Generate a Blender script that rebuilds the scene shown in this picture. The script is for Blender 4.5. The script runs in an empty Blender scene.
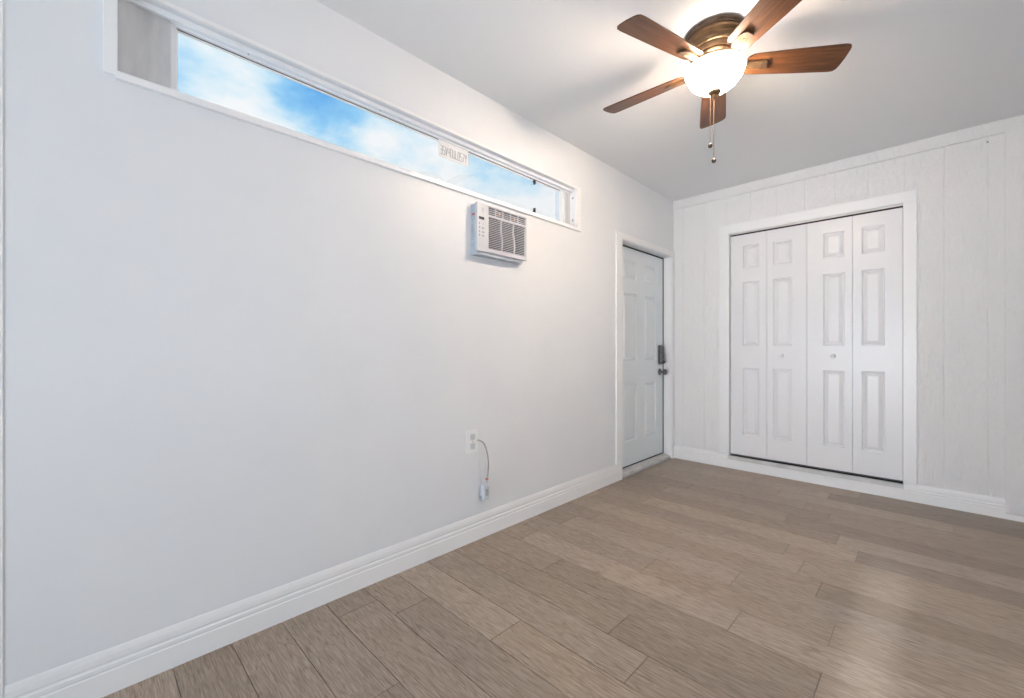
import bpy, bmesh, math, random
from mathutils import Vector, Matrix
random.seed(7)
sc = bpy.context.scene
col = sc.collection

# ------------------------------------------------------------------ camera
CX, CH = 1.878, 1.1112
L, H = 4.2246, 2.6            # distance to the closet wall, ceiling height
YAW = math.radians(44.731)
cam = bpy.data.cameras.new('camera')
cam.lens = 14.976; cam.sensor_width = 36; cam.shift_y = -0.0005
cam.clip_start = 0.02
camo = bpy.data.objects.new('camera', cam); col.objects.link(camo)
camo.location = (CX, 0, CH); camo.rotation_euler = (math.pi/2, 0, YAW)
sc.camera = camo

# ------------------------------------------------------------------ view + light
sc.view_settings.view_transform = 'Standard'
sc.view_settings.look = 'None'
sc.view_settings.gamma = 1
sc.view_settings.use_curve_mapping = False
sc.view_settings.exposure = 0.78
sc.cycles.use_denoising = True
sc.cycles.max_bounces = 12
sc.cycles.diffuse_bounces = 8
sc.cycles.sample_clamp_indirect = 6

def nd(nt, t, **kw):
    n = nt.nodes.new(t)
    for k, v in kw.items():
        if k in ('loc',): continue
        if k.startswith('i_'): n.inputs[k[2:].replace('_', ' ')].default_value = v
        else: setattr(n, k, v)
    return n
def ramp(nt, stops, interp='LINEAR'):
    r = nt.nodes.new('ShaderNodeValToRGB'); r.color_ramp.interpolation = interp
    e = r.color_ramp.elements
    e[0].position, e[0].color = stops[0][0], stops[0][1]
    e[1].position, e[1].color = stops[-1][0], stops[-1][1]
    for p, c in stops[1:-1]:
        x = e.new(p); x.color = c
    return r
def C4(r, g, b): return (r, g, b, 1)
def srgb(r, g, b):
    f = lambda c: (c/255/12.92) if c/255 <= 0.04045 else ((c/255+0.055)/1.055)**2.4
    return (f(r), f(g), f(b), 1)

world = bpy.data.worlds.new('sky'); sc.world = world; world.use_nodes = True
nt = world.node_tree; nt.nodes.clear(); lk = nt.links.new
tc = nd(nt, 'ShaderNodeTexCoord'); sep = nd(nt, 'ShaderNodeSeparateXYZ'); lk(tc.outputs['Generated'], sep.inputs[0])
zc = nd(nt, 'ShaderNodeMath', operation='MAXIMUM'); lk(sep.outputs['Z'], zc.inputs[0]); zc.inputs[1].default_value = 0.08
dx = nd(nt, 'ShaderNodeMath', operation='DIVIDE'); lk(sep.outputs['X'], dx.inputs[0]); lk(zc.outputs[0], dx.inputs[1])
dy = nd(nt, 'ShaderNodeMath', operation='DIVIDE'); lk(sep.outputs['Y'], dy.inputs[0]); lk(zc.outputs[0], dy.inputs[1])
cmb = nd(nt, 'ShaderNodeCombineXYZ'); lk(dx.outputs[0], cmb.inputs[0]); lk(dy.outputs[0], cmb.inputs[1])
mp = nd(nt, 'ShaderNodeMapping'); mp.inputs['Location'].default_value = (0.3, 0.2, 0); mp.inputs['Scale'].default_value = (1.0, 1.0, 1.9)
lk(tc.outputs['Generated'], mp.inputs[0])
n1 = nd(nt, 'ShaderNodeTexNoise'); n1.inputs['Scale'].default_value = 4.2; n1.inputs['Detail'].default_value = 7
n1.inputs['Roughness'].default_value = 0.56; n1.inputs['Distortion'].default_value = 0.2
lk(mp.outputs[0], n1.inputs['Vector'])
# whiter towards the horizon
el = nd(nt, 'ShaderNodeMapRange'); lk(sep.outputs['Z'], el.inputs['Value'])
el.inputs['From Min'].default_value = 0.18; el.inputs['From Max'].default_value = 0.46
el.inputs['To Min'].default_value = 0.62; el.inputs['To Max'].default_value = 0.02
ad = nd(nt, 'ShaderNodeMath', operation='ADD'); lk(n1.outputs['Fac'], ad.inputs[0]); lk(el.outputs[0], ad.inputs[1])
cr = ramp(nt, [(0.42, srgb(100, 176, 240)), (0.54, srgb(150, 208, 248)), (0.63, srgb(214, 238, 252)), (0.72, srgb(252, 252, 253))])
lk(ad.outputs[0], cr.inputs[0])
bg = nd(nt, 'ShaderNodeBackground'); lk(cr.outputs[0], bg.inputs[0]); bg.inputs[1].default_value = 0.60
wo = nd(nt, 'ShaderNodeOutputWorld'); lk(bg.outputs[0], wo.inputs[0])

def area(name, loc, rot, sx, sy, power, color, spread=180):
    d = bpy.data.lights.new(name, 'AREA'); d.shape = 'RECTANGLE'; d.size = sx; d.size_y = sy
    d.energy = power; d.color = color; d.spread = math.radians(spread)
    o = bpy.data.objects.new(name, d); col.objects.link(o); o.location = loc; o.rotation_euler = rot
    return o
# added fill lamps at invented openings in the unseen right-hand and rear walls
RX, RY = 3.35, -1.9           # right wall, rear wall
area('added_right_fill', (RX+0.02, 0.95, 1.15), (0, math.radians(90+6), 0), 1.2, 1.9, 7, (0.78, 0.89, 1.0))
area('added_rear_fill', (1.0, RY-0.9, 0.9), (math.radians(90+8), 0, 0), 1.0, 1.5, 26, (0.78, 0.89, 1.0), 110)
# low sun added through an invented slit behind the camera: draws the floor streak
sun = bpy.data.lights.new('sun', 'SUN'); sun.energy = 5; sun.angle = math.radians(2.2); sun.color = (0.80, 0.90, 1.0)
suno = bpy.data.objects.new('sun', sun); col.objects.link(suno)
suno.rotation_euler = (math.radians(90-24), 0, 0)     # travels along +y, 24 degrees down

# ------------------------------------------------------------------ materials
def pmat(name, color, rough=0.5, metal=0.0, spec=0.5):
    m = bpy.data.materials.new(name); m.use_nodes = True
    b = m.node_tree.nodes['Principled BSDF']
    b.inputs['Base Color'].default_value = color; b.inputs['Roughness'].default_value = rough
    b.inputs['Metallic'].default_value = metal; b.inputs['Specular IOR Level'].default_value = spec
    return m, m.node_tree, b
def add_bump(nt, b, vec_scale, nscale, strength, dist, detail=4, rough=0.6, coord='Object'):
    t = nd(nt, 'ShaderNodeTexCoord'); mpp = nd(nt, 'ShaderNodeMapping'); mpp.inputs['Scale'].default_value = vec_scale
    nt.links.new(t.outputs[coord], mpp.inputs[0])
    n = nd(nt, 'ShaderNodeTexNoise'); n.inputs['Scale'].default_value = nscale; n.inputs['Detail'].default_value = detail
    n.inputs['Roughness'].default_value = rough
    nt.links.new(mpp.outputs[0], n.inputs['Vector'])
    bp = nd(nt, 'ShaderNodeBump'); bp.inputs['Strength'].default_value = strength; bp.inputs['Distance'].default_value = dist
    nt.links.new(n.outputs['Fac'], bp.inputs['Height']); nt.links.new(bp.outputs[0], b.inputs['Normal'])
    return n, bp
def tint(nt, b, c1, c2, scale, vec=(1, 1, 1), detail=3):
    t = nd(nt, 'ShaderNodeTexCoord'); mpp = nd(nt, 'ShaderNodeMapping'); mpp.inputs['Scale'].default_value = vec
    nt.links.new(t.outputs['Object'], mpp.inputs[0])
    n = nd(nt, 'ShaderNodeTexNoise'); n.inputs['Scale'].default_value = scale; n.inputs['Detail'].default_value = detail
    nt.links.new(mpp.outputs[0], n.inputs['Vector'])
    r = ramp(nt, [(0.35, c1), (0.65, c2)]); nt.links.new(n.outputs['Fac'], r.inputs[0])
    nt.links.new(r.outputs[0], b.inputs['Base Color'])

M = {}
m, t_, b = pmat('wall_paint', C4(.80, .80, .81), 0.38, spec=0.35); M['wall'] = m
add_bump(t_, b, (1, 1, 1), 60, 0.10, 0.002, 3)
tint(t_, b, C4(.78, .798, .82), C4(.805, .818, .835), 2.2)
m, t_, b = pmat('bounce_cut_grey', C4(.45, .47, .50), 0.45); M['greywall'] = m  # unseen walls greyed to cut bounce onto the near left wall
tint(t_, b, C4(.43, .45, .48), C4(.47, .49, .52), 2.2)
m, t_, b = pmat('ceiling_paint', C4(.88, .88, .885), 0.55, spec=0.3); M['ceil'] = m
add_bump(t_, b, (1, 1, 1), 9, 0.25, 0.006, 4)
m, t_, b = pmat('siding_paint', C4(.875, .87, .865), 0.42, spec=0.35); M['siding'] = m
add_bump(t_, b, (9, 9, 1.1), 9, 0.9, 0.014, 7, 0.7)
m, t_, b = pmat('trim_paint', C4(.88, .88, .88), 0.32, spec=0.45); M['trim'] = m
add_bump(t_, b, (1, 1, 1), 30, 0.05, 0.001, 2)
m, t_, b = pmat('closet_door_paint', C4(.80, .80, .81), 0.30, spec=0.45); M['closet'] = m
add_bump(t_, b, (1, 1, .08), 90, 0.06, 0.001, 2)
m, t_, b = pmat('entry_door_paint', C4(.78, .83, .86), 0.40, spec=0.4); M['entry'] = m
add_bump(t_, b, (1, 1, .08), 90, 0.05, 0.001, 2)
m, t_, b = pmat('white_aluminium', C4(.88, .90, .93), 0.25, spec=0.6); M['alu'] = m
add_bump(t_, b, (1, 1, 1), 20, 0.03, 0.001, 2)
m, t_, b = pmat('filler_board', C4(.62, .63, .65), 0.6, spec=0.3); M['filler'] = m
tint(t_, b, C4(.53, .54, .56), C4(.68, .69, .70), 6, (3, 3, .7), 6)
m, t_, b = pmat('mill_aluminium', C4(.62, .61, .60), 0.42, 0.2); M['mill'] = m
add_bump(t_, b, (1, 1, 1), 80, 0.1, 0.001, 3)
tint(t_, b, C4(.58, .56, .54), C4(.70, .69, .68), 9)
m, t_, b = pmat('dark_rubber', C4(.03, .03, .033), 0.7, spec=0.2); M['rubber'] = m
tint(t_, b, C4(.025, .025, .028), C4(.045, .045, .05), 30)
m, t_, b = pmat('aged_bronze', C4(.30, .20, .12), 0.33, 0.75); M['bronze'] = m
tint(t_, b, C4(.14, .08, .04), C4(.20, .125, .07), 18)
m, t_, b = pmat('dark_bronze', C4(.10, .065, .045), 0.38, 0.7); M['dbronze'] = m
tint(t_, b, C4(.08, .05, .035), C4(.13, .085, .06), 30)
m, t_, b = pmat('black_nickel', C4(.16, .15, .145), 0.30, 0.85); M['nickel'] = m
tint(t_, b, C4(.12, .115, .11), C4(.2, .19, .18), 40)
m, t_, b = pmat('white_plastic', C4(.80, .80, .81), 0.35, spec=0.5); M['plastic'] = m
tint(t_, b, C4(.60, .61, .64), C4(.65, .66, .69), 12)
m, t_, b = pmat('grey_metal_casing', C4(.60, .65, .70), 0.45, spec=0.4); M['case'] = m
tint(t_, b, C4(.44, .49, .54), C4(.53, .58, .63), 20)
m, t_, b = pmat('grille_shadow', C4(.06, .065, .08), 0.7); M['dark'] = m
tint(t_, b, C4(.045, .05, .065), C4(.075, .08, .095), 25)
m, t_, b = pmat('grey_cord', C4(.36, .34, .33), 0.5); M['cord'] = m
tint(t_, b, C4(.32, .30, .29), C4(.42, .40, .39), 25)
m, t_, b = pmat('grey_print', C4(.36, .37, .40), 0.6); M['print'] = m
tint(t_, b, C4(.33, .34, .37), C4(.40, .41, .44), 25)
m, t_, b = pmat('red_print', C4(.55, .08, .05), 0.5); M['red'] = m
tint(t_, b, C4(.5, .07, .05), C4(.6, .1, .07), 25)
m, t_, b = pmat('tan_plastic', C4(.70, .50, .36), 0.5); M['tan'] = m
tint(t_, b, C4(.66, .46, .32), C4(.74, .54, .40), 25)
m, t_, b = pmat('paper', C4(.84, .84, .84), 0.8); M['paper'] = m
tint(t_, b, C4(.80, .80, .81), C4(.86, .86, .86), 25)
# clear glass: mostly straight-through, with a faint reflection
m = bpy.data.materials.new('window_glass'); m.use_nodes = True; t_ = m.node_tree; t_.nodes.clear()
tr = nd(t_, 'ShaderNodeBsdfTransparent'); tr.inputs[0].default_value = C4(.97, .985, .99)
gl = nd(t_, 'ShaderNodeBsdfGlossy'); gl.inputs['Roughness'].default_value = 0.02
lw = nd(t_, 'ShaderNodeLayerWeight'); lw.inputs[0].default_value = 0.25
fr = nd(t_, 'ShaderNodeMapRange'); t_.links.new(lw.outputs['Facing'], fr.inputs[0]); fr.inputs['To Min'].default_value = .02; fr.inputs['To Max'].default_value = .22
mx = nd(t_, 'ShaderNodeMixShader'); t_.links.new(fr.outputs[0], mx.inputs[0]); t_.links.new(tr.outputs[0], mx.inputs[1]); t_.links.new(gl.outputs[0], mx.inputs[2])
ou = nd(t_, 'ShaderNodeOutputMaterial'); t_.links.new(mx.outputs[0], ou.inputs[0]); M['glass'] = m
# frosted bowl: passes much of the bulbs' light and glows itself, weaker towards its silhouette
m = bpy.data.materials.new('frosted_lamp_glass'); m.use_nodes = True; t_ = m.node_tree; t_.nodes.clear(); M['bowl'] = m
tr = nd(t_, 'ShaderNodeBsdfTransparent'); tr.inputs[0].default_value = C4(1, .93, .84)
df = nd(t_, 'ShaderNodeBsdfTranslucent'); df.inputs[0].default_value = C4(.95, .90, .82)
n = nd(t_, 'ShaderNodeTexNoise'); n.inputs['Scale'].default_value = 9
r = ramp(t_, [(0.3, C4(1.0, .85, .71)), (0.7, C4(1.0, .89, .78))]); t_.links.new(n.outputs['Fac'], r.inputs[0])
em = nd(t_, 'ShaderNodeEmission'); t_.links.new(r.outputs[0], em.inputs[0])
lw = nd(t_, 'ShaderNodeLayerWeight'); lw.inputs[0].default_value = .35
es = nd(t_, 'ShaderNodeMapRange'); t_.links.new(lw.outputs['Facing'], es.inputs[0]); es.inputs['To Min'].default_value = 62.0; es.inputs['To Max'].default_value = 45.0
t_.links.new(es.outputs[0], em.inputs[1])
m1 = nd(t_, 'ShaderNodeMixShader'); m1.inputs[0].default_value = .62; t_.links.new(tr.outputs[0], m1.inputs[1]); t_.links.new(df.outputs[0], m1.inputs[2])
a1 = nd(t_, 'ShaderNodeAddShader'); t_.links.new(m1.outputs[0], a1.inputs[0]); t_.links.new(em.outputs[0], a1.inputs[1])
ou = nd(t_, 'ShaderNodeOutputMaterial'); t_.links.new(a1.outputs[0], ou.inputs[0])
m, t_, b = pmat('frosted_glass_rim', C4(.95, .90, .82), 0.35); M['rim'] = m
b.inputs['Emission Color'].default_value = C4(1.0, .86, .70); b.inputs['Emission Strength'].default_value = .9
add_bump(t_, b, (1, 1, 1), 20, 0.05, 0.001, 2)
# fan blade walnut
def wood_mat(name, c1, c2, c3, rough):
    m, t_, b = pmat(name, c2, rough, spec=0.45)
    uv = nd(t_, 'ShaderNodeUVMap'); mpp = nd(t_, 'ShaderNodeMapping'); mpp.inputs['Scale'].default_value = (3, 45, 1)
    t_.links.new(uv.outputs[0], mpp.inputs[0])
    n = nd(t_, 'ShaderNodeTexNoise'); n.inputs['Scale'].default_value = 1.6; n.inputs['Detail'].default_value = 7; n.inputs['Roughness'].default_value = .65
    t_.links.new(mpp.outputs[0], n.inputs['Vector'])
    r = ramp(t_, [(0.3, c1), (0.5, c2), (0.72, c3)]); t_.links.new(n.outputs['Fac'], r.inputs[0]); t_.links.new(r.outputs[0], b.inputs['Base Color'])
    return m
M['blade'] = wood_mat('walnut_blade', C4(.040, .015, .006), C4(.095, .036, .013), C4(.165, .068, .025), 0.36)

# oak floor
m, t_, b = pmat('grey_oak_planks', C4(.3, .25, .2), 0.33, spec=0.42); M['oak'] = m
lk = t_.links.new
uv = nd(t_, 'ShaderNodeUVMap'); at = nd(t_, 'ShaderNodeAttribute', attribute_name='tone')
mp1 = nd(t_, 'ShaderNodeMapping'); mp1.inputs['Scale'].default_value = (5.5, 105, 1); lk(uv.outputs[0], mp1.inputs[0])
g1 = nd(t_, 'ShaderNodeTexNoise'); g1.inputs['Scale'].default_value = 2.0; g1.inputs['Detail'].default_value = 8; g1.inputs['Roughness'].default_value = .68; g1.inputs['Distortion'].default_value = .35
lk(mp1.outputs[0], g1.inputs['Vector'])
mp2 = nd(t_, 'ShaderNodeMapping'); mp2.inputs['Scale'].default_value = (1.6, 9, 1); lk(uv.outputs[0], mp2.inputs[0])
g2 = nd(t_, 'ShaderNodeTexNoise'); g2.inputs['Scale'].default_value = 1.4; g2.inputs['Detail'].default_value = 3; lk(mp2.outputs[0], g2.inputs['Vector'])
# cathedral rings
rg = nd(t_, 'ShaderNodeMath', operation='MULTIPLY'); lk(g2.outputs['Fac'], rg.inputs[0]); rg.inputs[1].default_value = 75
sn = nd(t_, 'ShaderNodeMath', operation='SINE'); lk(rg.outputs[0], sn.inputs[0])
mr = nd(t_, 'ShaderNodeMapRange'); lk(sn.outputs[0], mr.inputs['Value']); mr.inputs['From Min'].default_value = .35; mr.inputs['From Max'].default_value = 1
mr.inputs['To Min'].default_value = 0; mr.inputs['To Max'].default_value = 1
sm = nd(t_, 'ShaderNodeMath', operation='MULTIPLY'); lk(mr.outputs[0], sm.inputs[0]); lk(g1.outputs['Fac'], sm.inputs[1])
r1 = ramp(t_, [(0.26, srgb(116, 100, 86)), (0.42, srgb(158, 142, 126)), (0.56, srgb(181, 165, 149)), (0.74, srgb(206, 192, 177))])
lk(g1.outputs['Fac'], r1.inputs[0])
dk = nd(t_, 'ShaderNodeMixRGB', blend_type='MULTIPLY'); lk(r1.outputs[0], dk.inputs[1]); dk.inputs[2].default_value = C4(.62, .60, .58)
fs = nd(t_, 'ShaderNodeMath', operation='MULTIPLY'); lk(sm.outputs[0], fs.inputs[0]); fs.inputs[1].default_value = .85; lk(fs.outputs[0], dk.inputs[0])
# knots and dark streaks
mp3 = nd(t_, 'ShaderNodeMapping'); mp3.inputs['Scale'].default_value = (7, 60, 1); lk(uv.outputs[0], mp3.inputs[0])
g3 = nd(t_, 'ShaderNodeTexNoise'); g3.inputs['Scale'].default_value = 1.5; g3.inputs['Detail'].default_value = 4; lk(mp3.outputs[0], g3.inputs['Vector'])
r3 = ramp(t_, [(0.60, C4(0, 0, 0)), (0.72, C4(1, 1, 1))]); lk(g3.outputs['Fac'], r3.inputs[0])
f3 = nd(t_, 'ShaderNodeMath', operation='MULTIPLY'); lk(r3.outputs[0], f3.inputs[0]); f3.inputs[1].default_value = .75
dk2 = nd(t_, 'ShaderNodeMixRGB', blend_type='MULTIPLY'); lk(f3.outputs[0], dk2.inputs[0]); lk(dk.outputs[0], dk2.inputs[1]); dk2.inputs[2].default_value = C4(.5, .46, .42)
# broad warm and grey patches in the stain
to = nd(t_, 'ShaderNodeTexCoord'); g4 = nd(t_, 'ShaderNodeTexNoise'); g4.inputs['Scale'].default_value = 1.7; g4.inputs['Detail'].default_value = 4; lk(to.outputs['Object'], g4.inputs['Vector'])
r4 = ramp(t_, [(0.35, C4(.90, .89, .90)), (0.65, C4(1.02, 1.0, .99))]); lk(g4.outputs['Fac'], r4.inputs[0])
pt = nd(t_, 'ShaderNodeMixRGB', blend_type='MULTIPLY'); pt.inputs[0].default_value = 1; lk(dk2.outputs[0], pt.inputs[1]); lk(r4.outputs[0], pt.inputs[2]); dk2 = pt
# per-plank tone
tn = nd(t_, 'ShaderNodeMixRGB', blend_type='MULTIPLY'); tn.inputs[0].default_value = 1; lk(dk2.outputs[0], tn.inputs[1]); lk(at.outputs['Color'], tn.inputs[2])
lk(tn.outputs[0], b.inputs['Base Color'])
rr = nd(t_, 'ShaderNodeMapRange'); lk(g1.outputs['Fac'], rr.inputs['Value']); rr.inputs['To Min'].default_value = .30; rr.inputs['To Max'].default_value = .48
lk(rr.outputs[0], b.inputs['Roughness'])
bp = nd(t_, 'ShaderNodeBump'); bp.inputs['Strength'].default_value = .22; bp.inputs['Distance'].default_value = .0015
lk(g1.outputs['Fac'], bp.inputs['Height']); lk(bp.outputs[0], b.inputs['Normal'])

# ------------------------------------------------------------------ mesh helpers
class MB:
    def __init__(s): s.bm = bmesh.new()
    def box(s, x0, x1, y0, y1, z0, z1, bev=0):
        t = bmesh.new()
        vs = [t.verts.new((x, y, z)) for x in (x0, x1) for y in (y0, y1) for z in (z0, z1)]
        for f in ((0,1,3,2), (4,6,7,5), (0,4,5,1), (2,3,7,6), (0,2,6,4), (1,5,7,3)): t.faces.new([vs[i] for i in f])
        bmesh.ops.recalc_face_normals(t, faces=t.faces)
        if bev: bmesh.ops.bevel(t, geom=t.edges[:], offset=bev, segments=2, affect='EDGES', profile=.5)
        s.merge(t); return s
    def merge(s, t, mat=None):
        if mat: bmesh.ops.transform(t, matrix=mat, verts=t.verts)
        me = bpy.data.meshes.new('tmp'); t.to_mesh(me); t.free(); s.bm.from_mesh(me); bpy.data.meshes.remove(me)
    def extrude(s, prof, path, cap=True):
        """prof: function of (point index) giving ring; path: list of rings (each a list of 3D points)"""
        t = bmesh.new(); rings = [[t.verts.new(p) for p in r] for r in path]
        n = len(rings[0])
        for a, b_ in zip(rings, rings[1:]):
            for i in range(n): t.faces.new((a[i], a[(i+1) % n], b_[(i+1) % n], b_[i]))
        if cap: t.faces.new(rings[0][::-1]); t.faces.new(rings[-1])
        bmesh.ops.recalc_face_normals(t, faces=t.faces)
        s.merge(t); return s
    def lathe(s, prof, seg=48, c=(0, 0, 0), mat=None):
        t = bmesh.new(); rings = []
        for r, z in prof:
            if r < 1e-6: rings.append([t.verts.new((0, 0, z))])
            else: rings.append([t.verts.new((r*math.cos(2*math.pi*i/seg), r*math.sin(2*math.pi*i/seg), z)) for i in range(seg)])
        for a, b_ in zip(rings, rings[1:]):
            for i in range(seg):
                j = (i+1) % seg
                if len(a) == 1 and len(b_) == 1: continue
                if len(a) == 1: t.faces.new((a[0], b_[j], b_[i]))
                elif len(b_) == 1: t.faces.new((a[i], a[j], b_[0]))
                else: t.faces.new((a[i], a[j], b_[j], b_[i]))
        bmesh.ops.recalc_face_normals(t, faces=t.faces)
        s.merge(t, (Matrix.Translation(c) @ (mat or Matrix.Identity(4)))); return s
    def tube(s, pts, r, seg=8):
        pts = [Vector(p) for p in pts]; path = []
        up = Vector((1, 0, 0.01))
        for i, p in enumerate(pts):
            d = (pts[min(i+1, len(pts)-1)] - pts[max(i-1, 0)]).normalized()
            u = d.cross(up).normalized(); v = d.cross(u)
            rr_ = r[i] if isinstance(r, (list, tuple)) else r
            path.append([p + (u*math.cos(2*math.pi*k/seg) + v*math.sin(2*math.pi*k/seg))*rr_ for k in range(seg)])
        s.extrude(None, path); return s
    def build(s, name, mat, parent=None, smooth=False):
        me = bpy.data.meshes.new(name); s.bm.to_mesh(me); s.bm.free()
        me.materials.append(M[mat] if isinstance(mat, str) else mat)
        if smooth:
            for p in me.polygons: p.use_smooth = True
        o = bpy.data.objects.new(name, me); col.objects.link(o)
        if smooth:
            md = o.modifiers.new('edges', 'EDGE_SPLIT'); md.split_angle = math.radians(35)
        if parent:
            o.parent = parent; o.matrix_parent_inverse = Matrix.Translation(-parent.location)
        return o
def tag(o, label=None, cat=None, group=None, kind=None):
    if label: o['label'] = label
    if cat: o['category'] = cat
    if group: o['group'] = group
    if kind: o['kind'] = kind
    return o
def empty(name, loc):
    o = bpy.data.objects.new(name, None); col.objects.link(o); o.location = loc; o.empty_display_size = .05; return o
def struct(o, label, cat): return tag(o, label, cat, kind='structure')
def smooth_pts(pts, n=8):
    pts = [Vector(p) for p in pts]; out = []
    P = [pts[0]] + pts + [pts[-1]]
    for i in range(1, len(P)-2):
        for k in range(n):
            t = k/n; a, b_, c, d = P[i-1], P[i], P[i+1], P[i+2]
            out.append(.5*((2*b_) + (c-a)*t + (2*a-5*b_+4*c-d)*t*t + (3*b_-a-3*c+d)*t**3))
    out.append(pts[-1]); return out

# ------------------------------------------------------------------ floor: planks run along x, 0.173 m wide
FX0, FX1, FY0, FY1 = -0.20, RX, RY, L
bm = bmesh.new(); uvl = bm.loops.layers.uv.new('UVMap'); cl = bm.loops.layers.float_color.new('tone')
PW, Y0 = 0.173, 0.221
joints = {5: [.684], 8: [.49], 4: [.286], 12: [.292, 1.503], 14: [1.30], 13: [1.40, .0], 11: [1.20], 17: [1.196], 18: [1.388],
          16: [1.482], 15: [1.586], 9: [1.303], 10: [.844, 1.597], 3: [1.05], 2: [.62], 1: [.75], 6: [1.15, -.0], 7: [.98]}
k = math.floor((FY0-Y0)/PW)
lastt = 1
while Y0+k*PW < FY1:
    ya, yb = max(FY0, Y0+k*PW), min(FY1, Y0+(k+1)*PW)
    js = [j for j in joints.get(k, [random.uniform(.2, 1.6)]) if j > FX0+.1]
    x = min(js) if js else .7
    while x > FX0+.05:
        x -= random.uniform(.75, 1.35); js.append(x)
    x = max(js)
    while x < FX1:
        x += random.uniform(.8, 1.5); js.append(x)
    js = sorted(j for j in js if FX0+.02 < j < FX1-.02); js = [FX0] + js + [FX1]
    for xa, xb in zip(js, js[1:]):
        v = .77*random.choice([.80, .86, .92, .96, 1.0, 1.04, 1.10, 1.15]); w = random.uniform(-.018, .018)
        tone = (v*(1+w), v, v*(1-w*1.3), 1); ou_, ov_ = random.uniform(0, 40), random.uniform(0, 40)
        g, d = .0008, .0011
        def q(pts):
            f = bm.faces.new([bm.verts.new(p) for p in pts])
            for lp in f.loops:
                lp[uvl].uv = (lp.vert.co.x+ou_, lp.vert.co.y+ov_); lp[cl] = tone
        a = (xa+g, ya+g, xb-g, yb-g); e = .0007
        q([(a[0]+e, a[1]+e, 0), (a[2]-e, a[1]+e, 0), (a[2]-e, a[3]-e, 0), (a[0]+e, a[3]-e, 0)])
        z = -.0025
        q([(a[0], a[1], z), (a[2], a[1], z), (a[2]-e, a[1]+e, 0), (a[0]+e, a[1]+e, 0)])
        q([(a[0]+e, a[3]-e, 0), (a[2]-e, a[3]-e, 0), (a[2], a[3], z), (a[0], a[3], z)])
        q([(a[0], a[1], z), (a[0]+e, a[1]+e, 0), (a[0]+e, a[3]-e, 0), (a[0], a[3], z)])
        q([(a[2]-e, a[1]+e, 0), (a[2], a[1], z), (a[2], a[3], z), (a[2]-e, a[3]-e, 0)])
    k += 1
def qq(zz, x0, x1, y0, y1, flip=False):
    P = [(x0, y0, zz), (x1, y0, zz), (x1, y1, zz), (x0, y1, zz)]
    f = bm.faces.new([bm.verts.new(p) for p in (P[::-1] if flip else P)])
    for lp in f.loops: lp[uvl].uv = (0, 0); lp[cl] = (.30, .28, .26, 1)
qq(-.0025, FX0, FX1, FY0, FY1); qq(-.1, FX0, FX1, FY0, FY1, True)
me = bpy.data.meshes.new('floor'); bm.to_mesh(me); bm.free(); me.materials.append(M['oak'])
fo = bpy.data.objects.new('floor', me); col.objects.link(fo); fo.location.z = .006
struct(fo, 'grey-brown oak plank floor running parallel to the closet wall', 'floor')

# ------------------------------------------------------------------ shell
WT = 0.16
o = MB().box(-WT, RX+WT, RY-WT, L+.85, H, H+.12).build('ceiling', 'ceil'); struct(o, 'white painted ceiling carrying the fan', 'ceiling')
# left wall with window and door openings
WY0, WY1, WZ0, WZ1 = .080, 2.566, 2.004, 2.285
DY0, DY1, DZ1 = 3.214, 4.167, 2.036
w = MB()
ys = [(RY, WY0, [(0, H)]), (WY0, WY1, [(0, WZ0), (2.36, H)]), (WY1, DY0, [(0, H)]), (DY0, DY1, [(DZ1, H)]), (DY1, L, [(0, H)])]
for a, b_, zs in ys:
    for z0, z1 in zs: w.box(-WT, 0, a, b_, z0, z1)
w.box(-.018, 0, WY0, WY1, 2.285, 2.36)
o = w.build('wall_left', 'wall'); struct(o, 'smooth white wall with the strip window, air conditioner and entry door', 'wall')
o = MB()
for bx in ((.30, .36, RY-1.3, RY-WT, 0, H), (1.58, 1.62, RY-1.3, RY-WT, 0, H), (.30, 1.62, RY-1.36, RY-1.3, 0, H), (.30, 1.62, RY-1.3, RY-WT, -.1, 0), (.30, 1.62, RY-1.3, RY-WT, 2.5, H)): o.box(*bx)
struct(o.build('wall_sun_block', 'wall'), 'added white box behind the rear opening that keeps the sun out', 'wall')  # added unseen box: blocks the sun at the rear opening, holds the fill lamp
o = MB()
# rear wall: unseen; opening added for fill light, narrow slit added for the sun streak
SX0, SX1 = 2.02, 2.10
for a, b_, zs in [(-WT, .5, [(0, H)]), (.5, 1.5, [(2.08, H)]), (1.5, 1.685, [(0, H)]), (1.685, 1.742, [(0, 1.10), (2.20, H)]), (1.742, RX+WT, [(0, H)])]:
    for z0, z1 in zs: o.box(a, b_, RY-WT, RY, z0, z1)
o = o.build('wall_rear', 'greywall'); struct(o, 'grey wall behind the camera with an added opening and slit for light', 'wall')
w = MB()  # unseen right wall; its wide opening is added for the fill lamp
for a, b_, zs in [(RY, -.45, [(0, H)]), (-.45, 1.95, [(0, .55), (2.15, H)]), (1.95, L, [(0, H)])]:
    for z0, z1 in zs: w.box(RX, RX+WT, a, b_, z0, z1)
o = w.build('wall_right', 'greywall'); struct(o, 'grey wall to the right of the camera with a wide opening added for fill light', 'wall')
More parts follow.
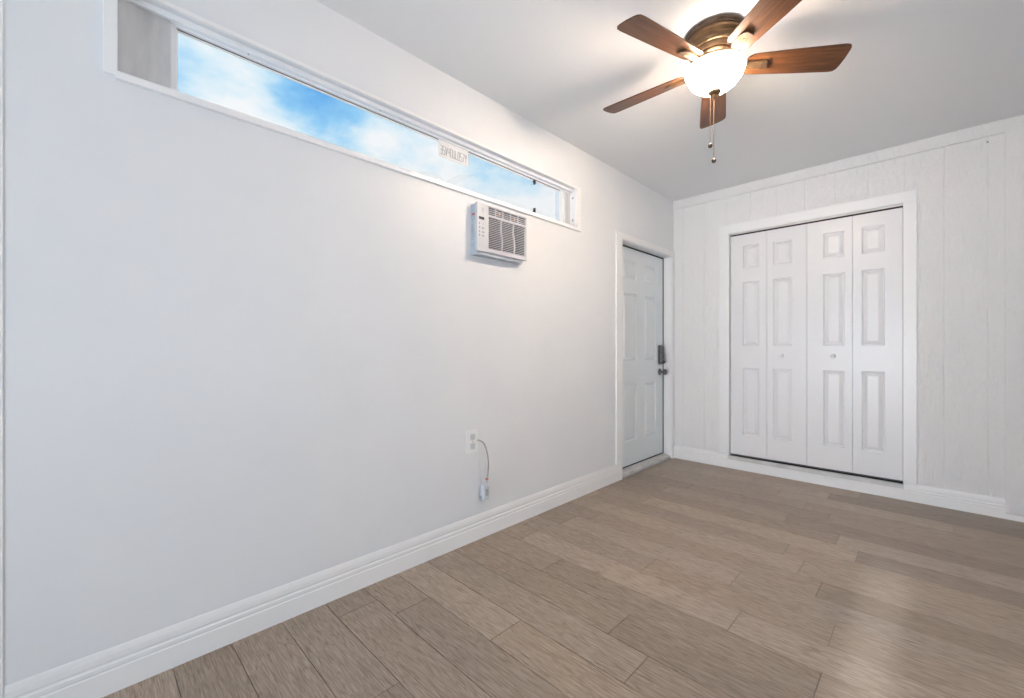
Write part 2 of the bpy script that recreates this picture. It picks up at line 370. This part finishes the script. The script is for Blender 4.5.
# back wall: backing + grooved siding boards
OX0, OX1, OZ1 = .512, 1.735, 2.180
w = MB()
for a, b_, z0, z1 in [(0, OX0, 0, H), (OX0, OX1, OZ1, H), (OX0, OX1, 0, .10), (OX1, RX+WT, 0, H)]: w.box(a, b_, L+.0035, L+.12, z0, z1)
gr = sorted([1.928+.2032*k for k in range(-9, 2)])
ed = [0]+[g for g in gr if .01 < g < 2.2]+[2.206]
for a, b_ in zip(ed, ed[1:]):
    jw = .0012
    for ra, rb, z0 in ((0, OX0, .0), (OX0, OX1, OZ1), (OX1, 2.206, .0)):
        x0, x1 = max(a+(jw if a else 0), ra), min(b_-(jw if b_ < 2.2 else 0), rb)
        if x1-x0 > .003:
            # each board is chamfered along its long edges
            c = .0020 if min(abs(a-1.928), abs(b_-1.928), abs(a-2.1312), abs(b_-2.1312)) < .01 else .0010
            z1 = 2.5125
            e0 = c if x0 == a+jw else 0; e1 = c if x1 == b_-jw else 0
            pr = [(x0, L+.0035), (x0, L+e0*.9), (x0+e0+1e-5, L), (x1-e1-1e-5, L), (x1, L+e1*.9), (x1, L+.0035)]
            w.extrude(None, [[(x, y, z0) for x, y in pr], [(x, y, z1) for x, y in pr]])
o = w.build('wall_back', 'siding'); struct(o, 'white painted vertical siding wall around the bifold closet', 'wall')
# closet box behind the doors
w = MB()
w.box(OX0-.1, OX0-.05, L+.12, L+.8, 0, 2.4).box(OX1+.05, OX1+.1, L+.12, L+.8, 0, 2.4).box(OX0-.1, OX1+.1, L+.75, L+.8, 0, 2.4)
w.box(OX0-.1, OX1+.1, L+.12, L+.8, 2.35, 2.4).box(OX0-.1, OX1+.1, L+.12, L+.8, .02, .10)
o = w.build('wall_closet', 'wall'); struct(o, 'inside of the closet behind the bifold doors', 'wall')

# ------------------------------------------------------------------ baseboards, trims
def base_prof(h, t=.011):
    return [(0, 0), (t, 0), (t, h*.53), (t*.70, h*.55), (t*.70, h*.57), (t*.95, h*.59), (t*.95, h*.665), (t*.55, h*.69), (t*.50, h*.72), (t*.80, h*.75), (t*.72, h*.87), (t*.45, h*.95), (t*.2, h), (0, h)]
def run_y(p, y0, y1, x=0, s=1): return [[(x+s*a, y0, z) for a, z in p], [(x+s*a, y1, z) for a, z in p]]
def run_x(p, x0, x1, y): return [[(x0, y-a, z) for a, z in p], [(x1, y-a, z) for a, z in p]]
w = MB().extrude(None, run_y(base_prof(.150, .007), -.155, 3.212))
struct(w.build('baseboard_left', 'trim'), 'tall white moulded baseboard along the left wall', 'baseboard')
w = MB().extrude(None, run_y(base_prof(.135, .012), DY1+.004, L-.001)).extrude(None, run_x(base_prof(.132, .012), .0, OX0+.012, L))
w.extrude(None, run_x([(0, 0), (.012, 0), (.012, .087), (0, .087)], OX0+.012, OX1-.015, L)).extrude(None, run_x(base_prof(.132, .012), OX1-.015, 2.206, L))
w.box(2.206, 2.9, L-.014, L, 0, .043)
struct(w.build('baseboard_back', 'trim'), 'white moulded baseboard under the closet', 'baseboard')
w = MB().extrude(None, run_y(base_prof(.142), RY, -.25))
w.extrude(None, run_x([(0, 0), (.014, 0), (.014, .13), (0, .13)], 2.9, RX, L))
struct(w.build('baseboard_rear', 'trim'), 'white baseboard behind the camera', 'baseboard')
# crown board, wide right board, near-left casing
struct(MB().box(0, 2.206, L-.011, L+.003, 2.516, H, .0006).build('trim_1', 'siding'), 'flat white board along the top of the siding wall', 'trim')
struct(MB().box(2.2062, 2.75, L-.012, L+.003, .047, H, .0006).build('trim_2', 'siding'), 'wide smooth white board at the right end of the closet wall', 'trim')
struct(MB().box(0, .0025, -.25, -.158, 0, H, .0006).build('trim_3', 'trim'), 'upright white trim at the near end of the left wall', 'trim')

# closet casing
w = MB()
CB = .136
w.box(.447, .530, L-.016, L, CB, 2.172, .0015).box(1.718, 1.791, L-.016, L, CB, 2.172, .0015).box(.447, 1.791, L-.016, L, 2.172, 2.252, .0015)
w.box(.512, .530, L, L+.11, CB-.03, 2.172).box(1.718, 1.735, L, L+.11, CB-.03, 2.172).box(.512, 1.735, L, L+.11, 2.172, 2.19)
cc = w.build('trim_4', 'trim'); struct(cc, 'flat white casing around the closet opening', 'trim')
# door casing on left wall
w = MB()
w.box(0, .012, 3.116, 3.212, .148, 2.036, .0015).box(0, .014, 4.168, L-.001, .135, 2.036, .0015).box(0, .012, 3.116, L-.001, 2.036, 2.088, .0015)
w.box(-.14, .0, 3.212, 3.226, 0.0, 2.036).box(-.14, .0, 4.157+.004, 4.168, 0.0, 2.036).box(-.14, 0, 3.226, 4.161, 2.030, 2.037)
struct(w.build('trim_5', 'trim'), 'flat white casing and jambs around the entry door', 'trim')

# ------------------------------------------------------------------ panelled door slabs
def panel_slab(u0, u1, z0, z1, panels, thick, place):
    """Slab front on plane v=0 (v grows into the room); place(u, v, z) -> 3D. Raised panels with moulded rims."""
    t = bmesh.new()
    us = sorted({u0, u1} | {p[0] for p in panels} | {p[1] for p in panels})
    zs = sorted({z0, z1} | {p[2] for p in panels} | {p[3] for p in panels})
    V = {}
    def vt(u, v, z):
        kk = (round(u, 5), round(v, 5), round(z, 5))
        if kk not in V: V[kk] = t.verts.new(place(u, v, z))
        return V[kk]
    for a, b_ in zip(us, us[1:]):
        for c, d in zip(zs, zs[1:]):
            if any(p[0] <= a+1e-6 and p[1] >= b_-1e-6 and p[2] <= c+1e-6 and p[3] >= d-1e-6 for p in panels): continue
            t.faces.new([vt(a, 0, c), vt(b_, 0, c), vt(b_, 0, d), vt(a, 0, d)])
    for p in panels:
        prev = None
        for ins, v in ((0, 0), (.003, -.004), (.005, -.013), (.011, -.014), (.013, -.012), (.034, -.0015), (.036, -.0012)):
            a, b_, c, d = p[0]+ins, p[1]-ins, p[2]+ins, p[3]-ins
            if prev is None:
                # share edge with every grid vertex on the rim
                ring = [vt(a, 0, c), vt(b_, 0, c), vt(b_, 0, d), vt(a, 0, d)]
            else: ring = [t.verts.new(place(a, v, c)), t.verts.new(place(b_, v, c)), t.verts.new(place(b_, v, d)), t.verts.new(place(a, v, d))]
            if prev:
                for i in range(4): t.faces.new((prev[i], prev[(i+1) % 4], ring[(i+1) % 4], ring[i]))
            prev = ring
        t.faces.new(prev)
    # sides and back
    A = [(u0, z0), (u1, z0), (u1, z1), (u0, z1)]
    f = [t.verts.new(place(u, 0, z)) for u, z in A]; bk = [t.verts.new(place(u, -thick, z)) for u, z in A]
    for i in range(4): t.faces.new((f[i], bk[i], bk[(i+1) % 4], f[(i+1) % 4]))
    t.faces.new(bk[::-1])
    bmesh.ops.remove_doubles(t, verts=t.verts, dist=1e-5)
    bmesh.ops.recalc_face_normals(t, faces=t.faces)
    w = MB(); w.merge(t); return w

# closet bifold doors
DYF = L+.022
XS = [.5335, .832, 1.1265, 1.4235, 1.7155]
ROWS = [(.322, .935), (1.134, 1.717), (1.843, 2.046)]
mar = [(.105, .058), (.048, .103), (.110, .047), (.055, .100)]
names = ['leftmost closet door leaf, hinged at the left jamb', 'second closet door leaf from the left, with a round knob', 'third closet door leaf from the left, with a round knob', 'rightmost closet door leaf, beside the right jamb']
for i in range(4):
    a, b_ = XS[i]+.0012, XS[i+1]-.0012
    pn = [(a+mar[i][0], b_-mar[i][1], r0, r1) for r0, r1 in ROWS]
    w = panel_slab(a, b_, .137, 2.148, pn, .030, lambda u, v, z: (u, DYF - v, z))
    root = empty('bifold_door', ((a+b_)/2, DYF, .134))
    tag(root, 'white panelled ' + names[i], 'closet door', 'bifold closet doors')
    w.build('door_leaf', 'closet', root)
    if i in (1, 2):
        kx = .950 if i == 1 else 1.307
        w = MB().lathe([(0, 0), (.009, 0), (.008, .006), (.007, .014), (.012, .018), (.017, .024), (.0175, .030), (.013, .036), (.006, .038), (0, .0385)], 24, (kx, DYF, 1.050), Matrix.Rotation(math.pi/2, 4, 'X'))
        w.build('knob', 'closet', root, True)
# tracks
w = MB().box(.531, 1.717, L+.006, L+.008, 2.158, 2.172).box(.531, 1.717, L+.008, L+.055, 2.166, 2.172).box(.531, 1.717, L+.053, L+.055, 2.150, 2.166)
tag(w.build('closet_track', 'mill'), 'grey metal overhead track above the closet doors', 'track')
w = MB().box(.520, 1.722, L-.020, L-.0125, .090, .122, .0008).box(.520, 1.722, L-.020, L+.002, .118, .1225, .0008)
tag(w.build('closet_sill', 'mill'), 'worn metal sill strip under the closet doors', 'sill')
w = MB().box(.5315, 1.7165, DYF+.034, DYF+.04, .123, 2.165).box(.5315, 1.7165, L+.003, DYF+.034, .105, .120).box(.5315, 1.7165, DYF+.006, DYF+.03, 2.149, 2.165)  # dark strips that paint in the shade of the gaps around the leaves
tag(w.build('closet_gap_shade', 'rubber'), 'dark strips for gap lining behind the closet door leaves', 'shading')

# entry door
root = empty('entry_door', (-.075, 3.70, .05))
EX = -.075
w = panel_slab(3.228, 4.139, .060, 2.016, [(c0, c1, r0, r1) for c0, c1 in ((3.372, 3.606), (3.762, 3.994)) for r0, r1 in ((.275, .790), (1.005, 1.613), (1.738, 1.905))], .042, lambda u, v, z: (EX+v, u, z))
tag(root, 'pale grey-blue six-panel entry door in the left wall near the corner', 'door')
w.build('door_leaf', 'entry', root)
# keypad deadbolt
ly, lz = 4.072, 1.052
kp = MB().box(EX, EX+.034, ly-.033, ly+.033, lz-.098, lz+.092, .006).build('keypad_lock', 'nickel', root); kp['label'] = 'dark metal keypad lock'
bt = MB()
for i in range(5):
    for j in (0, 1): bt.box(EX+.034, EX+.037, ly-.022+j*.026, ly-.004+j*.026, lz+.058-i*.024, lz+.072-i*.024, .001)
bt.build('keypad_buttons', 'dark', kp)
MB().lathe([(0, 0), (.016, 0), (.016, .012), (.006, .014), (.006, .024), (0, .024)], 20, (EX+.034, ly+.003, lz-.075), Matrix.Rotation(math.pi/2, 4, 'Y')).build('thumb_turn', 'dark', kp, True)
kb = MB().lathe([(0, 0), (.033, 0), (.033, .004), (.026, .010), (.014, .013), (.011, .030), (.018, .038), (.027, .048), (.029, .060), (.024, .070), (.012, .075), (0, .076)], 28, (EX, ly, .878), Matrix.Rotation(math.pi/2, 4, 'Y')).build('door_knob', 'nickel', root, True)
kb['label'] = 'dark metal round door knob'
ws = MB().box(EX-.02, EX+.0005, 4.1395, 4.1605, .05, 2.03).box(EX-.02, EX-.001, 3.227, 4.1605, 2.0165, 2.0298).box(EX-.03, EX-.004, 3.2265, 4.1605, .047, .0595)
ws.build('weatherstrip', 'rubber', root)
w = MB()
w.box(-.13, -.004, 3.227, 4.160, .0, .036, .002).box(-.115, -.030, 3.227, 4.160, .036, .046, .002)
th = w.build('door_threshold', 'mill'); tag(th, 'ribbed metal threshold below the entry door', 'threshold')
MB().box(-.004, .006, 3.227, 4.160, 0, .016, .001).build('threshold_lip', 'cord', th)

# ------------------------------------------------------------------ window
wr = empty('window_1', (0, (WY0+WY1)/2, WZ0)); struct(wr, 'long narrow strip window high in the left wall', 'window')
w = MB()
w.box(0, .013, .047, .0805, 1.990, 2.300, .001).box(0, .013, 2.566, 2.612, 1.982, 2.300, .001)
w.box(0, .013, .0805, 2.566, 2.285, 2.300, .001)
w.box(-.05, .016, .076, 2.612, 1.980, 2.004, .001)
w.build('window_casing', 'trim', wr)
# head: stepped aluminium profile under the soffit
w = MB()
w.box(-.066, -.018, WY0, WY1, 2.266, 2.3601, .003).box(-.066, -.040, WY0, WY1, 2.258, 2.270, .001)
w.box(-.095, -.045, WY0, WY1, 2.002, 2.012, .001)
w.box(-.080, -.040, .220, .236, 2.004, 2.262, .001).box(-.095, -.045, 2.440, 2.498, 2.004, 2.260, .002).box(-.060, -.038, 2.470, 2.482, 2.004, 2.262, .001)
w.box(-.09, -.0, 2.560, 2.566, 2.004, 2.285, .001)
fr_ = w.build('window_frame', 'alu', wr)
rivets = MB()
for yy in (.46, 1.02, 1.62, 2.2): rivets.lathe([(0, 0), (.0035, 0), (.002, -.002), (0, -.0024)], 10, (-.032, yy, 2.266))
for zz in (2.06, 2.225): rivets.box(-.03, -.018, 2.5585, 2.5605, zz-.008, zz+.008)
rivets.build('screws', 'print', fr_)
MB().box(-.062, -.056, .236, 2.442, 2.010, 2.262).build('pane', 'glass', wr)
MB().box(-.070, -.0525, .236, .2415, 2.010, 2.255).box(-.060, -.0525, .2415, 2.440, 2.2500, 2.2552).build('glazing_bead', 'trim', wr)
MB().box(-.066, -.0510, .2415, 2.440, 2.2552, 2.2578).build('glazing_gasket', 'rubber', wr)
fb = MB().box(-.075, -.034, WY0, .220, 2.004, 2.268).box(-.075, -.048, 2.498, 2.560, 2.004, 2.266).build('filler_panel', 'filler', wr)
fb['label'] = 'stained grey-white filler board at the ends of the window'
for zz, s in ((2.238, -1), (2.050, 1)):
    MB().box(-.056, -.040, 2.155, 2.167, zz-.014, zz+.014, .003).box(-.056, -.046, 2.15, 2.172, zz-.004-s*.008, zz+.004-s*.008, .002).build('latch', 'rubber', wr)
# sticker on the glass
st = empty('sticker', (-.045, 1.49, 2.15)); tag(st, 'white paper sticker with grey printing stuck to the top of the window glass', 'sticker')
SY0, SY1, SZ0, SZ1 = 1.383, 1.598, 2.154, 2.260
MB().box(-.0455, -.0445, SY0-.012, SY1-.018, SZ0+.01, SZ1).build('sheet', 'paper', st)
random.seed(3)
pb = MB(); X = -.0444
def seg(y0, z0, y1, z1, t=.0016):
    d = Vector((0, y1-y0, z1-z0)); n_ = Vector((0, -d.z, d.y)).normalized()*t
    P = [(X, y0+n_.y, z0+n_.z), (X, y1+n_.y, z1+n_.z), (X, y1-n_.y, z1-n_.z), (X, y0-n_.y, z0-n_.z)]
    pb.extrude(None, [P, [(X+.0004, p[1], p[2]) for p in P]])
# tall blurred characters, too soft in the photograph to read
y = SY0
shapes = ['3', '5', 'V', '4', '0', 'U', 'L', '0', '5', '7', 'Y']
for s_ in shapes:
    h_, b0, wd = .046, SZ0+.028, .012
    S = {'3': [(0,1,1,1),(1,1,1,0),(0,0,1,0),(0,.5,1,.5)], '5': [(1,1,0,1),(0,1,0,.5),(0,.5,1,.5),(1,.5,1,0),(1,0,0,0)], 'V': [(0,1,.5,0),(.5,0,1,1)],
         '4': [(0,1,0,.45),(0,.45,1,.45),(1,1,1,0)], '0': [(0,0,0,1),(0,1,1,1),(1,1,1,0),(1,0,0,0)], 'U': [(0,1,0,0),(0,0,1,0),(1,0,1,1)], 'L': [(0,1,0,0),(0,0,1,0)],
         '7': [(0,1,1,1),(1,1,.3,0)], 'Y': [(0,1,.5,.5),(1,1,.5,.5),(.5,.5,.5,0)]}[s_]
    for a_, c_, e_, g_ in S: seg(y+a_*wd, b0+c_*h_, y+e_*wd, b0+g_*h_)
    y += .0172
pb.build('printing', 'print', st)
# ------------------------------------------------------------------ air conditioner
ac = empty('air_conditioner', (0, 1.766, 1.65)); tag(ac, 'white through-wall air conditioner directly under the strip window', 'air conditioner')
AY0, AY1, AZ0, AZ1, AX = 1.558, 1.968, 1.656, 1.936, .060
MB().box(0.0, .046, AY0+.004, AY1-.02, AZ0+.002, AZ1-.004, .002).build('cabinet', 'case', ac)
# front panel as a frame with openings for the grilles
w = MB()
GY0, GY1 = 1.645, 1.955
f0, f1 = .044, AX
w.box(f0, f1, AY0+.0, GY0, AZ0+.006, AZ1, .002).box(f0, f1, GY1, AY1, AZ0+.006, AZ1, .002)
w.box(f0, f1, GY0-.003, GY1+.003, AZ1-.010, AZ1, .001).box(f0, f1, GY0-.003, GY1+.003, 1.868, 1.882, .001).box(f0, f1, GY0-.003, GY1+.003, AZ0+.006, 1.686, .001)
w.build('front_panel', 'plastic', ac)
w = MB().box(.02, .048, GY0, GY1, 1.686, 1.926); w.build('grille_back', 'dark', ac)
w = MB()
for i in range(17):
    z = 1.690 + i*.01045
    w.box(.049, .0565, GY0-.001, GY1+.001, z, z+.0030)
# two gently waved dividers
for yc in (1.751, 1.856):
    pts = [(yc+.006*math.sin((z-1.686)/.18*6.0), z) for z in [1.686+.0182*i for i in range(11)]]
    w.extrude(None, [[(x, y_+dy_, z) for x, dy_ in ((.05, -.0035), (.0595, -.0035), (.0595, .0035), (.05, .0035))] for y_, z in pts])
w.build('intake_grille', 'plastic', ac)
w = MB()
for i in range(3): w.box(.049, .0565, GY0-.001, GY1+.001, 1.890+i*.0115, 1.8935+i*.0115)
for yc in (1.702, 1.760, 1.826, 1.890): w.box(.049, .0585, yc-.0035, yc+.0035, 1.881, 1.927)
w.build('outlet_louvre', 'plastic', ac)
for yc in (1.731, 1.858): MB().box(.05, .059, yc-.009, yc+.009, 1.896, 1.910, .002).build('louvre_tab', 'tan', ac)
d_ = MB().box(.0595, .0612, 1.571, 1.611, 1.842, 1.857, .0008).build('display', 'dark', ac)
w = MB().box(.0595, .0608, 1.594, 1.606, 1.885, 1.908); w.build('badge', 'case', ac)
w = MB()
for i, z in enumerate((1.818, 1.795, 1.772, 1.752)):
    w.box(.0595, .0612, 1.571, 1.579, z-.006, z+.006, .0008)
    if i: w.box(.0595, .0612, 1.593, 1.611, z-.005, z+.004, .0008)
    else: w.box(.0595, .0612, 1.597, 1.608, z-.001, z+.001)
w.build('buttons', 'print', ac)
MB().box(.012, .034, AY0+.0025, AY0+.0045, 1.868, 1.878).build('warning_label', 'red', ac)
w = MB()
for i in range(9): w.box(.012, .026, AY0+.003, AY0+.0045, 1.842-i*.014, 1.847-i*.014)
w.build('side_print', 'print', ac)
MB().lathe([(0, 0), (.004, 0), (.004, .002), (0, .002)], 12, (.035, AY0+.004, 1.672), Matrix.Rotation(math.pi/2, 4, 'X')).build('screw', 'print', ac)
MB().box(.0, .05, AY0+.002, AY1-.03, AZ0-.012, AZ0+.004, .002).build('bottom_flange', 'case', ac)

# ------------------------------------------------------------------ outlet and cord
ot = empty('wall_outlet', (0, 1.57, .578)); tag(ot, 'white duplex wall outlet low on the left wall', 'wall outlet')
MB().box(0, .006, 1.527, 1.612, .516, .644, .002).build('cover_plate', 'trim', ot)
for zc in (.606, .553):
    rc = MB().box(.005, .0085, 1.552, 1.587, zc-.017, zc+.017, .003).build('receptacle', 'plastic', ot)
    MB().box(.0083, .0089, 1.561, 1.5635, zc-.006, zc+.006).box(.0083, .0089, 1.576, 1.5785, zc-.006, zc+.006).lathe([(0, 0), (.0025, 0), (.0025, .0006), (0, .0006)], 10, (.0083, 1.570, zc-.011), Matrix.Rotation(math.pi/2, 4, 'Y')).build('slots', 'print', rc)
MB().lathe([(0, 0), (.003, 0), (.003, .0012), (0, .0014)], 12, (.006, 1.57, .5795), Matrix.Rotation(math.pi/2, 4, 'Y')).build('screw', 'print', ot)
cd = empty('power_cord', (.02, 1.62, .24)); tag(cd, 'grey power cord looping down from the wall outlet with its plug hanging', 'cord')
pts = smooth_pts([(.006, 1.606, .582), (.022, 1.613, .580), (.030, 1.636, .560), (.032, 1.658, .505), (.032, 1.668, .440), (.030, 1.664, .375), (.028, 1.655, .322)])
MB().tube(pts, .0045).build('cord', 'cord', cd, True)
pts = smooth_pts([(.006, 1.608, .535), (.012, 1.613, .50), (.014, 1.617, .42), (.018, 1.622, .345), (.024, 1.632, .315)])
MB().tube(pts, .0022, 6).build('thin_wire', 'plastic', cd, True)
pl = MB().box(.010, .044, 1.622, 1.668, .236, .322, .006).box(.014, .040, 1.634, 1.662, .318, .338, .004).build('plug', 'plastic', cd); pl['label'] = 'chunky white plug housing'
MB().box(.0435, .046, 1.634, 1.656, .262, .300, .001).box(.012, .03, 1.6195, 1.6225, .244, .262).build('plug_marks', 'print', pl)
MB().box(.022, .038, 1.648, 1.664, .350, .355, .001).build('cord_tag', 'red', cd)

# a nail head left in the siding
tag(MB().lathe([(0, 0), (.006, 0), (.005, .003), (0, .004)], 12, (2.131, L, 2.480), Matrix.Rotation(math.pi/2, 4, 'X')).build('nail_head', 'print'), 'small dark nail head high on the siding wall at the right', 'nail')

# ------------------------------------------------------------------ ceiling fan
HX, HY = 1.138, 2.115
fan = empty('ceiling_fan', (HX, HY, 2.6)); tag(fan, 'bronze ceiling fan with five walnut blades and a lit frosted bowl', 'ceiling fan')
c0 = (HX, HY, 0)
MB().lathe([(0, 2.6), (.128, 2.6), (.136, 2.594), (.137, 2.586), (.131, 2.578), (.131, 2.572), (0, 2.572)], 64, c0).build('ceiling_collar', 'dbronze', fan, True)
MB().lathe([(.127, 2.573), (.128, 2.556), (.122, 2.548), (.118, 2.546), (.119, 2.530), (.113, 2.519), (.105, 2.515), (.106, 2.506), (.099, 2.497), (.088, 2.494),
            (.089, 2.486), (.082, 2.478), (.060, 2.474), (0, 2.474)], 64, c0).build('motor_housing', 'bronze', fan, True)
MB().lathe([(.055, 2.475), (.072, 2.470), (.074, 2.458), (.060, 2.452), (.052, 2.446), (.052, 2.425), (0, 2.425)], 48, c0).build('switch_housing', 'dbronze', fan, True)
# bowl: thin shell open at the top, rolled rim
bowl_prof = [(.127, 2.426), (.124, 2.410), (.115, 2.391), (.098, 2.369), (.075, 2.350), (.050, 2.337), (.025, 2.329), (.0, 2.326)]
MB().lathe([(.118, 2.438), (.128, 2.441), (.134, 2.438), (.135, 2.432), (.131, 2.427), (.127, 2.4258), (.122, 2.4258), (.118, 2.430), (.118, 2.438)], 64, c0).build('bowl_rim', 'rim', fan, True)
MB().lathe(bowl_prof, 64, c0).build('glass_bowl', 'bowl', fan, True)
MB().lathe([(0, 2.425), (.004, 2.425), (.004, 2.33), (0, 2.33)], 12, c0).build('bowl_rod', 'bronze', fan, True)
MB().lathe([(0, 2.4375), (.104, 2.4375), (.106, 2.434), (.104, 2.4305), (0, 2.4305)], 48, c0).build('fitter_pan', 'bronze', fan, True)
fi = MB().lathe([(0, 2.3255), (.020, 2.327), (.028, 2.332), (.030, 2.328), (.024, 2.319), (.014, 2.313), (.012, 2.306), (.009, 2.300), (.005, 2.297), (0, 2.296)], 32, c0).build('finial', 'bronze', fan, True)
BZ, BP, PH = 2.45, -.245, 4.441
def blade_mesh():
    out = []
    # outline (radius, half width)
    R0, R1 = .135, .572
    top = [(R0, .030), (R0+.008, .044), (R0+.025, .053), (R0+.07, .057), (.35, .065), (R1-.035, .072), (R1-.014, .069), (R1-.004, .058), (R1, .040)]
    P = top + [(R1+.002, 0)] + [(r, -h_) for r, h_ in reversed(top)]
    t = bmesh.new(); uvl = t.loops.layers.uv.new('UVMap')
    th = .0030
    a = [t.verts.new((r, s_, th)) for r, s_ in P]; b_ = [t.verts.new((r, s_, -th)) for r, s_ in P]
    t.faces.new(a); t.faces.new(b_[::-1])
    for i in range(len(P)):
        j = (i+1) % len(P); t.faces.new((a[i], b_[i], b_[j], a[j]))
    bmesh.ops.recalc_face_normals(t, faces=t.faces)
    be = [e for e in t.edges if abs(e.verts[0].co.z-e.verts[1].co.z) < 1e-6]
    bmesh.ops.bevel(t, geom=be, offset=.0012, segments=1, affect='EDGES')
    for f in t.faces:
        for lp in f.loops: lp[uvl].uv = (lp.vert.co.x, lp.vert.co.y)
    me = bpy.data.meshes.new('blade'); t.to_mesh(me); t.free(); me.materials.append(M['blade']); return me
def iron_mesh():
    w = MB()
    # fluted arm widening to a rounded paddle below the blade
    for s_ in (-.013, -.0045, .0045, .013):
        w.tube([(.100, s_*.9, -.010), (.150, s_, -.009), (.205, s_*1.05, -.008)], [.0052, .0050, .0048], 8)
    P = [(.085, .016), (.11, .017), (.150, .021), (.200, .024), (.226, .023), (.236, .014), (.239, 0)]
    P = P + [(r, -h_) for r, h_ in reversed(P[:-1])]
    w.extrude(None, [[(r, s_, -.0035) for r, s_ in P], [(r, s_, -.009) for r, s_ in P]])
    w.extrude(None, [[(.060, y_, z) for y_, z in ((-.016, 2.462-BZ), (.016, 2.462-BZ), (.016, 2.471-BZ), (-.016, 2.471-BZ))], [(.10, y_, z) for y_, z in ((-.017, -.010), (.017, -.010), (.017, -.002), (-.017, -.002))]])
    return w
def iron_cap():
    w = MB()
    P = [(.206, .021), (.222, .0225), (.233, .015), (.237, 0), (.233, -.015), (.222, -.0225), (.206, -.021)]
    w.extrude(None, [[(r, s_, -.009) for r, s_ in P], [(r, s_, -.0125) for r, s_ in P]])
    return w
bme = blade_mesh()
im = iron_mesh().build('blade_iron', 'bronze'); ime = im.data; bpy.data.objects.remove(im)
cm = iron_cap().build('iron_end', 'dbronze'); cme = cm.data; bpy.data.objects.remove(cm)
for k in range(5):
    a = PH - k*2*math.pi/5 - (.03 if k == 4 else 0)
    # blade local x = outward; local y tilted by pitch about the radial axis
    mt = Matrix.Translation((HX, HY, BZ)) @ Matrix.Rotation(a, 4, 'Z') @ Matrix.Rotation(BP, 4, 'X')
    bl = bpy.data.objects.new('fan_blade', bme); col.objects.link(bl); bl.parent = fan
    bl.matrix_local = Matrix.Translation(-fan.location) @ mt
    ir = bpy.data.objects.new('blade_iron', ime); col.objects.link(ir); ir.parent = bl
    ce = bpy.data.objects.new('iron_end', cme); col.objects.link(ce); ce.parent = bl; ce['label'] = 'dark rounded end of the blade iron'
def chain(name, x, y, z0, z1, x2=None, y2=None):
    w = MB(); x2 = x if x2 is None else x2; y2 = y if y2 is None else y2
    n_ = int((z0-z1)/.012)
    w.tube([(x, y, z0), (x2, y2, z1)], .0010, 6)
    for i in range(n_): 
        f = i/n_; w.lathe([(0, .002), (.0017, 0), (0, -.002)], 6, (x+(x2-x)*f, y+(y2-y)*f, z0-(z0-z1)*f))
    ch = w.build('pull_chain', 'bronze', fan)
    MB().lathe([(0, .012), (.004, .010), (.009, .004), (.0105, -.002), (.008, -.009), (.003, -.012), (0, -.012)], 20, (x2, y2, z1-.008)).build('pull_knob', 'dbronze', ch, True)
chain('pull_chain', HX-.006, HY+.006, 2.298, 2.016)
chain('pull_chain', HX-.016, HY-.012, 2.33, 2.085)
# bulbs inside the bowl
pl_ = bpy.data.lights.new('bulb_light', 'POINT'); pl_.energy = 3.2; pl_.color = (1.0, .72, .44); pl_.shadow_soft_size = .035
for k in range(3):
    po = bpy.data.objects.new('bulb_light', pl_); col.objects.link(po)
    po.location = (HX+.080*math.cos(.6+2*math.pi*k/3), HY+.080*math.sin(.6+2*math.pi*k/3), 2.396)
